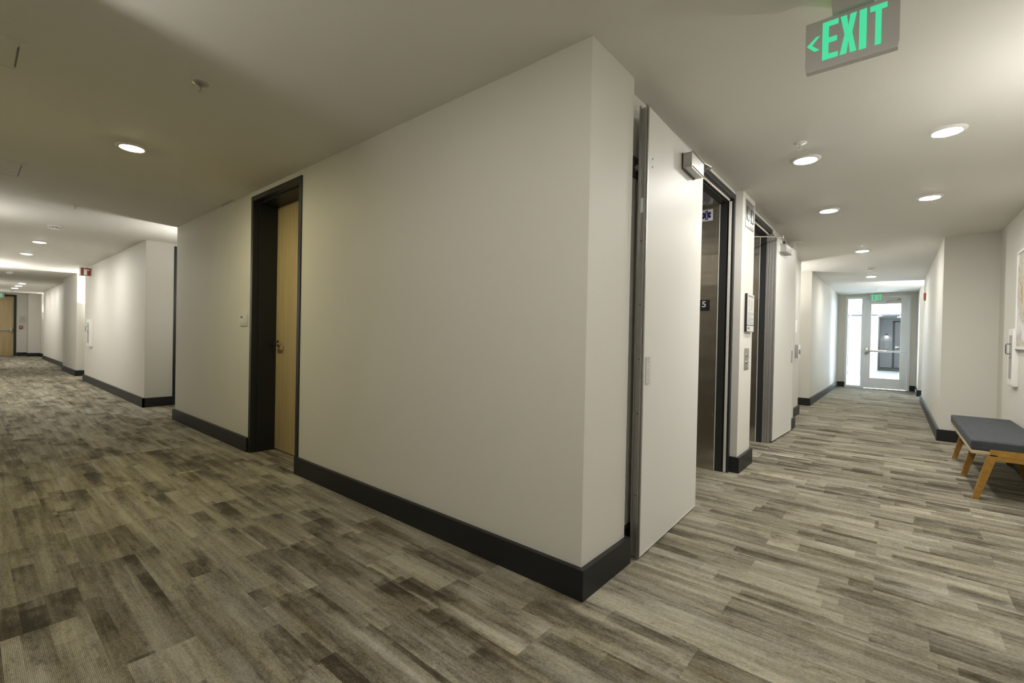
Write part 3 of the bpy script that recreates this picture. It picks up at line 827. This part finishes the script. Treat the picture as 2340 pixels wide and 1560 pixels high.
# ------------------------------------------------------------------ exit signs
def letter_polys(ch):
    s = 0.40
    if ch == 'E': return [[(0, 0), (1, 0), (1, .135), (s, .135), (s, .43), (.92, .43), (.92, .565), (s, .565), (s, .865), (1, .865), (1, 1), (0, 1)]]
    if ch == 'I': return [[(0, 0), (1, 0), (1, 1), (0, 1)]]
    if ch == 'T': return [[(.32, 0), (.68, 0), (.68, .865), (1, .865), (1, 1), (0, 1), (0, .865), (.32, .865)]]
    if ch == 'X': return [[(0, 0), (.40, 0), (.52, .33), (.62, 0), (1, 0), (.735, .51), (.985, 1), (.60, 1), (.50, .70), (.39, 1), (.01, 1), (.275, .51)]]
    if ch == '<': return [[(0, .5), (.72, 1), (1, 1), (.40, .47), (.98, .02), (.60, 0)]]
def exit_sign(label, f, w, h, letters, can, loc, th=0.022):
    """f(u,v,t): u right, v up, t towards the reader; panel is w x h"""
    t = thing('exit_sign', label, 'exit sign', loc)
    bm = bmesh.new()
    bm_prism(bm, [(0, 0.006), (0.006, 0), (w-0.006, 0), (w, 0.006), (w, h-0.002), (w-0.002, h), (0.002, h), (0, h-0.002)], f, -th, 0)
    link('sign_panel', bm, M['signbody'], t)
    bm = bmesh.new()
    bm_prism(bm, [(0.004, -0.018), (w-0.004, -0.018), (w-0.001, 0.004), (0.001, 0.004)], f, -th-0.006, 0.002)
    link('lower_rail', bm, M['signbody'], t)
    for ch, u0, u1, v0, v1 in letters:
        bm = bmesh.new()
        for pl in letter_polys(ch):
            bm_prism(bm, [(u0+a*(u1-u0), v0+b*(v1-v0)) for a, b in pl], f, 0.0, 0.0015)
        link('arrow' if ch == '<' else 'letter', bm, M['green'], t)
    if can:
        u0, u1, z = can
        bm = bmesh.new(); bm_prism(bm, [(0.02, h), (w-0.02, h), (w-0.02, h+0.0004), (0.02, h+0.0004)], f, -th+0.005, -0.006)
        link('edge_slot', bm, M['green_slot'], t, label='thin green glowing slot on the top edge')
        bm = bmesh.new()
        bm_prism(bm, [(u0, h+0.0005), (u1, h+0.0005), (u1+0.004, z-0.004), (u1+0.004, z), (u0-0.004, z), (u0-0.004, z-0.004)], f, -0.045, 0.022)
        link('ceiling_canopy', bm, M['signbody'], t)
    return t
f1 = lambda u, v, d: Vector((0.782+u, 0.41-d, 2.352+v))
exit_sign('big grey hanging EXIT sign with green letters and a left arrow', f1, 0.303, 0.186,
          [('<', 0.005, 0.050, 0.064, 0.122), ('E', 0.059, 0.112, 0.017, 0.170), ('X', 0.118, 0.172, 0.017, 0.170), ('I', 0.180, 0.203, 0.015, 0.170), ('T', 0.213, 0.265, 0.014, 0.168)],
          (0.092, 0.225, 0.248), (0.93, 0.41, H))
f2 = lambda u, v, d: Vector((0.545+u, 14.05-d, 2.40+v))
exit_sign('small EXIT sign hanging in front of the glass door', f2, 0.312, 0.180,
          [('E', 0.045, 0.100, 0.012, 0.166), ('X', 0.106, 0.160, 0.012, 0.166), ('I', 0.170, 0.192, 0.012, 0.166), ('T', 0.202, 0.256, 0.012, 0.166)],
          (0.09, 0.22, 0.1995), (0.70, 14.05, H))
f3 = lambda u, v, d: Vector((-27.14+d, -1.07+u, 2.415+v))
exit_sign('EXIT sign cut by the left edge of the picture above the far maple door', f3, 0.305, 0.180,
          [('E', 0.040, 0.095, 0.012, 0.166), ('X', 0.101, 0.155, 0.012, 0.166), ('I', 0.165, 0.187, 0.012, 0.166), ('T', 0.197, 0.250, 0.012, 0.166)],
          None, (-27.2, -0.92, 2.415))

# fire extinguisher sign sticking out of the left corridor wall
t = thing('extinguisher_sign', 'red projecting fire extinguisher sign with a white pictogram', 'sign', (-12.6, -0.037, 2.36))
boxobj('sign_panel', (-12.604, -12.60, -0.230, -0.037, 2.357, 2.553), M['white'], t)
boxobj('red_field', (-12.60, -12.5985, -0.204, -0.042, 2.371, 2.537), M['red'], t)
boxobj('wall_flange', (-12.66, -12.604, -0.041, -0.037, 2.357, 2.553), M['white'], t)
fs = lambda u, v, d: Vector((-12.5985+d, -0.204+u, 2.371+v))
bm = bmesh.new()
bm_prism(bm, [(0.045, 0.012), (0.098, 0.012), (0.098, 0.105), (0.085, 0.125), (0.085, 0.138), (0.058, 0.138), (0.058, 0.125), (0.045, 0.105)], fs, 0, 0.001)
bm_prism(bm, [(0.085, 0.118), (0.135, 0.108), (0.135, 0.136), (0.085, 0.134)], fs, 0, 0.001)
bm_prism(bm, [(0.040, 0.112), (0.056, 0.126), (0.056, 0.146), (0.072, 0.152), (0.060, 0.156), (0.044, 0.140)], fs, 0, 0.001)
link('pictogram', bm, M['paper'], t)

# ------------------------------------------------------------------ room number plates, pull station, strobe
t = thing('room_number_plate', 'beige square room plate on the wall left of the maple door', 'sign', (-4.035, 0, 1.325))
boxobj('face_plate', (-4.127, -3.944, -0.008, 0, 1.264, 1.386), M['lgrey'], t, bev=0.001)
boxobj('window_inset', (-4.110, -4.055, -0.0088, -0.008, 1.345, 1.368), M['black'], t)

t = thing('fire_alarm_pull', 'small red fire alarm pull station beside the far maple door', 'fire alarm', (-27.25, -0.288, 1.21))
boxobj('housing', (-27.25, -27.20, -0.338, -0.238, 1.146, 1.275), M['red'], t, bev=0.004)
boxobj('pull_bar', (-27.20, -27.188, -0.315, -0.261, 1.19, 1.225), M['white'], t, bev=0.002)
t = thing('evacuation_map', 'pale evacuation map on the wall above the red pull station', 'sign', (-27.25, -0.245, 1.52))
boxobj('map_sheet', (-27.25, -27.245, -0.348, -0.141, 1.365, 1.672), M['lgrey'], t)
boxobj('floor_plan', [(-27.245, -27.2445, -0.30, -0.255, 1.53, 1.62), (-27.245, -27.2445, -0.24, -0.185, 1.53, 1.62), (-27.245, -27.2445, -0.30, -0.185, 1.515, 1.53)], M['tan'], t)
boxobj('printed_text', [(-27.245, -27.2445, -0.33, -0.16, 1.655, 1.663)] + [(-27.245, -27.2445, -0.33, -0.16, z, z+0.006) for z in (1.49, 1.46, 1.43, 1.40)], M['ink'], t)

t = thing('alarm_strobe', 'small red alarm strobe on the right wall before the glass door', 'alarm', (1.557, 10.55, 2.18))
boxobj('housing', (1.525, 1.557, 10.42, 10.62, 2.12, 2.26), M['red'], t, bev=0.008)
boxobj('lens', (1.512, 1.525, 10.47, 10.57, 2.16, 2.22), M['white'], t, bev=0.004)

# ------------------------------------------------------------------ fire extinguisher cabinets
def cabinet(label, mtx, loc):
    """local: x along wall (0..w) from the near end, y out of the wall, z up"""
    t = thing('extinguisher_cabinet', label, 'fire extinguisher cabinet', loc, 'wall fire extinguisher cabinets')
    def b(name, dims, mat, bev=0.0, par=None):
        bm = bmesh.new()
        for d in (dims if isinstance(dims[0], tuple) else [dims]): bm_box(bm, *d, mat=mtx, bev=bev)
        return link(name, bm, mat, par or t, smooth=bev > 0)
    w, d, z0, z1 = 0.27, 0.038, 0.81, 1.40
    b('housing', (0, w, 0, d, z0, z1), M['white'], 0.002)
    b('door_panel', [(0.012, w-0.006, d, d+0.004, z0+0.012, z0+0.07), (0.012, w-0.006, d, d+0.004, z1-0.07, z1-0.012), (0.012, 0.055, d, d+0.004, z0+0.07, z1-0.07), (w-0.05, w-0.006, d, d+0.004, z0+0.07, z1-0.07)], M['white'])
    b('window_pane', (0.055, w-0.05, d-0.001, d+0.002, z0+0.07, z1-0.07), M['grey'])
    bm = bmesh.new()
    pts = [(0.105, d+0.003, 1.140), (0.105, d+0.036, 1.140), (0.105, d+0.040, 1.146), (0.105, d+0.040, 1.236), (0.105, d+0.036, 1.242), (0.105, d+0.003, 1.242)]
    bm_tube(bm, [mtx @ Vector(p) for p in pts], 0.0045, 8)
    h = link('pull_handle', bm, M['dgrey'], t, smooth=True)
    bm = bmesh.new(); bm_cyl(bm, mtx @ Vector((0.105, d+0.003, 1.105)), mtx @ Vector((0.105, d+0.016, 1.105)), 0.010, n=18)
    link('lock', bm, M['chrome'], t, smooth=True)
    return t
cabinet('white extinguisher cabinet on the right wall beside the picture', Matrix(((0, -1, 0, 2.06), (1, 0, 0, 4.975), (0, 0, 1, 0), (0, 0, 0, 1))), (2.06, 5.1, 0.81))
cabinet('white extinguisher cabinet on the left corridor wall under the red sign', Matrix(((-1.45, 0, 0, -12.333), (0, -1.25, 0, -0.037), (0, 0, 1, 0.01), (0, 0, 0, 1))), (-12.6, -0.037, 0.82))

# ------------------------------------------------------------------ picture
t = thing('framed_picture', 'large abstract painting in a white frame above the bench', 'picture', (2.06, 4.4, 1.195))
z0, z1, y0, y1 = 1.190, 2.168, 3.42, 4.966
boxobj('frame', [(2.026, 2.058, y0, y1, z0, z0+0.028), (2.026, 2.058, y0, y1, z1-0.028, z1), (2.026, 2.058, y0, y0+0.028, z0+0.028, z1-0.028), (2.026, 2.058, y1-0.028, y1, z0+0.028, z1-0.028)], M['white'], t)
boxobj('canvas', (2.034, 2.058, y0+0.028, y1-0.028, z0+0.028, z1-0.028), M['paint'], t)

# ------------------------------------------------------------------ bench
t = thing('bench', 'long grey upholstered bench on slanted honey oak legs by the right wall', 'bench', (1.80, 4.19, 0))
BX0, BX1, BY0, BY1 = 1.583, 2.032, 3.33, 5.06
bm = bmesh.new()
bm_box(bm, BX0, BX1, BY0, BY1, 0.384, 0.463, bev=0.016, seg=4)
link('cushion', bm, M['fabric'], t, smooth=True)
bm = bmesh.new()
pts = [(BX0+0.02, BY0+0.01), (BX1-0.02, BY0+0.01)]
bm_tube(bm, [(BX0+0.045, BY0+0.045, 0.4625), (BX0+0.045, BY1-0.045, 0.4625)], 0.0022, 6)
bm_tube(bm, [(BX0+0.045, BY0+0.045, 0.4625), (BX1-0.02, BY0+0.045, 0.4625)], 0.0022, 6)
link('seam', bm, M['fabric'], t, smooth=True)
boxobj('seat_board', (BX0+0.001, BX1-0.001, BY0+0.001, BY1-0.001, 0.356, 0.384), M['ply'], t, bev=0.002)
def leg(bm, y, xb0, xb1, xt0, xt1, zt, th=0.032):
    a = [(xb0, 0), (xb1, 0), (xt1, zt), (xt0, zt)]
    bm_prism(bm, a, lambda u, v, d: Vector((u, y+d, v)), 0, th)
for y in (3.322, 4.150, 4.995):
    bm = bmesh.new(); leg(bm, y, 1.597, 1.636, 1.677, 1.733, 0.360); link('leg', bm, M['oak'], t)
    bm = bmesh.new(); leg(bm, y, 2.043, 2.006, 1.955, 1.900, 0.360); link('leg', bm, M['oak'], t)
    boxobj('cross_rail', (1.690, 1.945, y, y+0.032, 0.352, 0.402 if y < 3.4 else 0.356), M['oak'], t)
    boxobj('under_rail', (1.700, 1.930, y+0.002, y+0.030, 0.318, 0.356), M['oak'], t)

# ------------------------------------------------------------------ glass door at the end of the right corridor
YE = 14.2
gd = thing('door_6', 'pale aluminium glass door with a panic bar at the end of the right corridor', 'door', (0.90, YE, 0), kind='structure')
fr = bmesh.new()
bm_box(fr, 0.012, 0.066, YE-0.02, YE+0.10, 0, 2.535, bev=0.003); bm_box(fr, 1.362, 1.416, YE-0.02, YE+0.10, 0, 2.535, bev=0.003)
bm_box(fr, 0.066, 1.362, YE-0.02, YE+0.10, 2.478, 2.535, bev=0.003); bm_box(fr, 0.376, 0.438, YE-0.02, YE+0.10, 0, 2.478, bev=0.003)
bm_box(fr, 0.066, 0.376, YE-0.012, YE+0.09, 0, 0.062, bev=0.003)
bm_box(fr, 0.436, 0.456, YE+0.048, YE+0.09, 0, 2.48); bm_box(fr, 1.344, 1.364, YE+0.048, YE+0.09, 0, 2.48); bm_box(fr, 0.436, 1.364, YE+0.048, YE+0.09, 2.448, 2.49)
link('door_frame', fr, M['framealu'], gd)
boxobj('side_light', (0.066, 0.376, YE+0.035, YE+0.041, 0.062, 2.478), M['glass'], gd)
fr = bmesh.new()
bm_box(fr, 0.442, 0.588, YE+0.0, YE+0.045, 0.012, 2.472, bev=0.003); bm_box(fr, 1.210, 1.358, YE+0.0, YE+0.045, 0.012, 2.472, bev=0.003)
bm_box(fr, 0.588, 1.210, YE+0.0, YE+0.045, 2.318, 2.472, bev=0.003); bm_box(fr, 0.588, 1.210, YE+0.0, YE+0.045, 0.012, 0.292, bev=0.003)
dl = link('door_leaf', fr, M['framealu'], gd)
boxobj('glass_pane', (0.588, 1.210, YE+0.020, YE+0.026, 0.292, 2.318), M['glass'], gd)
pb = bmesh.new()
bm_box(pb, 0.500, 0.94, YE-0.085, YE-0.055, 1.010, 1.058, bev=0.006)
bm_box(pb, 0.490, 0.520, YE-0.060, YE+0.0, 1.00, 1.068, bev=0.004)
bar_ = link('panic_bar', pb, M['chrome'], gd, smooth=True)
pb = bmesh.new()
bm_box(pb, 0.94, 1.315, YE-0.075, YE-0.035, 1.006, 1.056, bev=0.004); bm_box(pb, 1.285, 1.318, YE-0.05, YE+0.0, 1.00, 1.062, bev=0.004)
link('bar_housing', pb, M['framealu'], bar_, smooth=True)
pb = bmesh.new()
bm_box(pb, 0.466, 0.530, YE-0.055, YE+0.0, 0.955, 1.115, bev=0.006)
link('latch_case', pb, M['chrome'], bar_, smooth=True)
bm = bmesh.new()
hp = [(0.600, YE+0.045, 1.130), (0.600, YE+0.085, 1.130), (0.612+0.025, YE+0.10, 1.10), (0.640, YE+0.10, 1.035), (0.637, YE+0.10, 0.97), (0.600, YE+0.085, 0.935), (0.600, YE+0.045, 0.935)]
bm_tube(bm, hp, 0.009, 10)
link('pull_handle', bm, M['chrome'], gd, smooth=True)
bm = bmesh.new(); bm_box(bm, 0.912, 1.212, YE-0.060, YE+0.0, 2.325, 2.405, bev=0.004)
cb = link('door_closer', bm, M['alu'], gd, smooth=True)
bm = bmesh.new()
bar(bm, (1.13, YE-0.05, 2.418), (1.20, YE-0.22, 2.432), 0.02, 0.006); bar(bm, (1.20, YE-0.22, 2.436), (0.90, YE-0.03, 2.50), 0.016, 0.006)
link('closer_arm', bm, M['grey'], cb)

# ------------------------------------------------------------------ bright bridge beyond the glass door
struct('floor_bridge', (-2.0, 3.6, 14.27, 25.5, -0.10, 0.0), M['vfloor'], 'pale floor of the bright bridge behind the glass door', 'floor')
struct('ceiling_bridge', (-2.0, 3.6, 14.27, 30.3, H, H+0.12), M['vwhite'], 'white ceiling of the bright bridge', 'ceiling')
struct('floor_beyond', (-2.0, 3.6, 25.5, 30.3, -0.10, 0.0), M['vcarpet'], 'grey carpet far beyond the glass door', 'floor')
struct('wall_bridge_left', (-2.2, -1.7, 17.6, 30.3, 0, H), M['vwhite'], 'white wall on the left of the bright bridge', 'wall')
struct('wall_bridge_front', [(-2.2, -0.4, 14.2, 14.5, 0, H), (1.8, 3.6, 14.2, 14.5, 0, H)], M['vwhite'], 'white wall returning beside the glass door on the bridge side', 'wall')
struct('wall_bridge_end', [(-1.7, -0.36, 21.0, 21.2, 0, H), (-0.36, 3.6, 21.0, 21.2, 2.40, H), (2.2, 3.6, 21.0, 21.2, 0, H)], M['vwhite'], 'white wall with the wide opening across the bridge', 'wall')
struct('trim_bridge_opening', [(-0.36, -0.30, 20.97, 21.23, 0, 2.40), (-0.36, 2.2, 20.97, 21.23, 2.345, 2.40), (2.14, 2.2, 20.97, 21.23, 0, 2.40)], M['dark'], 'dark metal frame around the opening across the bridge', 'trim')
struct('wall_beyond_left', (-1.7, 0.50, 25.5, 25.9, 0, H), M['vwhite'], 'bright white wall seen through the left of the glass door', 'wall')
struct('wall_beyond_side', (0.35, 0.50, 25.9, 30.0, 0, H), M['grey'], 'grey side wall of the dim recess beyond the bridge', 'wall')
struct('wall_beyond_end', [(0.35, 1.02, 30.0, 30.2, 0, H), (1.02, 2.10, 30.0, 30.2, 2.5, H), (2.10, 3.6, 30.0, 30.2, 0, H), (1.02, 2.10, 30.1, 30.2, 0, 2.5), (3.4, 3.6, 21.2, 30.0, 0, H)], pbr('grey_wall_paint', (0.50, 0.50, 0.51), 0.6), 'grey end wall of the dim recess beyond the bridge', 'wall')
# window wall of the bridge (right side, open to the sky): posts, rails and panes
wn = thing('window_1', 'window wall of the bright bridge', 'window', (3.5, 18.0, 0), kind='structure')
fr = bmesh.new()
for y in (14.5, 16.1, 17.7, 19.3, 20.9): bm_box(fr, 3.45, 3.55, y, y+0.06, 0.0, H)
bm_box(fr, 3.45, 3.55, 14.5, 21.0, 0.0, 0.25); bm_box(fr, 3.45, 3.55, 14.5, 21.0, 2.5, H)
link('window_frame', fr, M['framealu'], wn)
boxobj('window_pane', (3.49, 3.50, 14.5, 21.0, 0.25, 2.5), M['glass'], wn)
w2 = thing('window_2', 'window on the left side of the bright bridge', 'window', (-1.7, 16.0, 0), kind='structure')
fr = bmesh.new()
for y in (14.5, 16.0, 17.54): bm_box(fr, -1.75, -1.65, y, y+0.06, 0.0, H)
bm_box(fr, -1.75, -1.65, 14.5, 17.6, 0.0, 0.25); bm_box(fr, -1.75, -1.65, 14.5, 17.6, 2.5, H)
link('window_frame', fr, M['framealu'], w2)
boxobj('window_pane', (-1.70, -1.69, 14.5, 17.6, 0.25, 2.5), M['glass'], w2)
# opened door leaf and its little plate, and the far dark-framed door
d7 = thing('door_7', 'grey door standing open on the bridge behind the side light', 'door', (-0.25, 20.5, 0), kind='structure')
mt, L = frame_of((-0.20, 20.0), (-0.29, 20.95))
bm = bmesh.new(); mbox(bm, mt, 0, L, -0.045, 0, 0.02, 2.34, bev=0.003)
link('door_leaf', bm, M['dgrey'], d7)
bm = bmesh.new(); bm_box(bm, -0.27, -0.13, 19.965, 19.98, 1.28, 1.44)
link('door_sign', bm, M['lgrey'], d7)
d8 = thing('door_8', 'grey door in a black frame seen far through the glass door', 'door', (1.55, 30.0, 0), kind='structure')
fr = bmesh.new()
bm_box(fr, 1.01, 1.10, 29.96, 30.1, 0, 2.50); bm_box(fr, 2.02, 2.11, 29.96, 30.1, 0, 2.50); bm_box(fr, 1.01, 2.11, 29.96, 30.1, 2.42, 2.50)
link('door_frame', fr, M['dark'], d8)
boxobj('door_leaf', (1.10, 2.02, 30.0, 30.05, 0.01, 2.42), M['grey'], d8)
bm = bmesh.new(); bm_cyl(bm, (1.17, 30.0, 1.10), (1.17, 29.94, 1.10), 0.03); bm_box(bm, 1.15, 1.30, 29.92, 29.945, 1.085, 1.115, bev=0.004)
link('lever', bm, M['chrome'], d8, smooth=True)
t = thing('wall_light', 'small dark wall light shining down on the far grey wall', 'wall light', (0.765, 30.0, 1.72))
boxobj('housing', (0.71, 0.82, 29.90, 30.0, 1.70, 1.80), M['dgrey'], t, bev=0.004)
bm = bmesh.new(); bm_cyl(bm, (0.765, 29.945, 1.70), (0.765, 29.945, 1.696), 0.035, n=20)
link('lamp', bm, M['sconce_small'], t)
t = thing('wall_dispenser', 'pale rounded dispenser under the far wall light', 'dispenser', (0.775, 30.0, 1.2))
bm = bmesh.new()
prof = [(-0.11, 0), (-0.08, -0.12), (0.08, -0.12), (0.11, 0), (0.11, 0.16), (0.07, 0.24), (-0.07, 0.24), (-0.11, 0.16)]
bm_prism(bm, prof, lambda u, v, d: Vector((0.775+u, 30.0-d, 1.18+v)), 0, 0.09)
link('body', bm, M['lgrey'], t)
boxobj('tray', (0.725, 0.825, 29.89, 30.0, 1.03, 1.07), M['white'], t, bev=0.01)

# ------------------------------------------------------------------ up-lights in the door alcoves, plus unseen ones added opposite
def sconce(label, x, y, z, nx, ny, up, shade):
    t = thing('wall_sconce', label, 'wall sconce', (x, y, z-0.14), 'alcove up-light sconces')
    cx, cy = x+nx*0.065, y+ny*0.065
    bm = bmesh.new(); bm_lathe(bm, [(0.0, -0.14), (0.040, -0.14), (0.044, -0.13), (0.044, 0.0), (0.038, 0.0), (0.038, -0.012)], 28, Matrix.Translation((cx, cy, z)))
    link('shade', bm, emit('frosted_shade', (1.0, 0.975, 0.92), shade), t, smooth=True)
    bm = bmesh.new(); bm_lathe(bm, [(0.0, -0.012), (0.037, -0.012)], 28, Matrix.Translation((cx, cy, z)))
    link('lamp', bm, emit('sconce_lamp_glow', (1.0, 0.975, 0.92), up), t)
    bm = bmesh.new()
    a, b_ = (Vector((x, y, z-0.07)), Vector((cx, cy, z-0.07)))
    bm_cyl(bm, a, b_, 0.018, n=16)
    link('wall_bracket', bm, M['grey'], t, smooth=True)
sconce('glowing up-light hidden behind the end of the large wall', -6.38, 0.32, 1.78, -1, 0, 950, 58)
sconce('glowing up-light in the alcove past the elevators', -1.05, 7.85, 1.60, 1, 0, 2500, 14)
sconce('glowing up-light in the right alcove before the glass door', 1.80, 11.25, 1.75, 0, 1, 2600, 90)
sconce('glowing up-light on the pier face past the extinguisher sign', -14.8, 0.36, 1.78, 1, 0, 3300, 36)
sconce('glowing up-light in the alcove before the far maple door', -25.9, 0.50, 1.78, 1, 0, 1000, 20)
sconce('glowing up-light in the alcove of the wall behind the viewpoint', -1.36, -2.42, 1.75, 1, 0, 1150, 24)
sconce('unseen up-light added on the wall opposite the first left alcove', -7.10, -2.1, 1.75, 0, 1, 720, 8)  # added out of view to light the left corridor ceiling
sconce('unseen up-light added on the wall opposite the second left alcove', -14.10, -2.1, 1.75, 0, 1, 4600, 130)  # added fill, out of view, for the ceiling and the pier front
sconce('unseen up-light added on the wall opposite the far left pier', -20.5, -2.1, 1.75, 0, 1, 900, 60)  # another unseen fill added for the far left corridor
sconce('unseen up-light added to brighten the far left end wall', -25.2, -2.1, 1.75, 0, 1, 1200, 150)  # added out of view to light the end wall and its door
sconce('glowing up-light on the right lobby wall beside the viewpoint', 2.06, 1.35, 1.75, -1, 0, 850, 14)
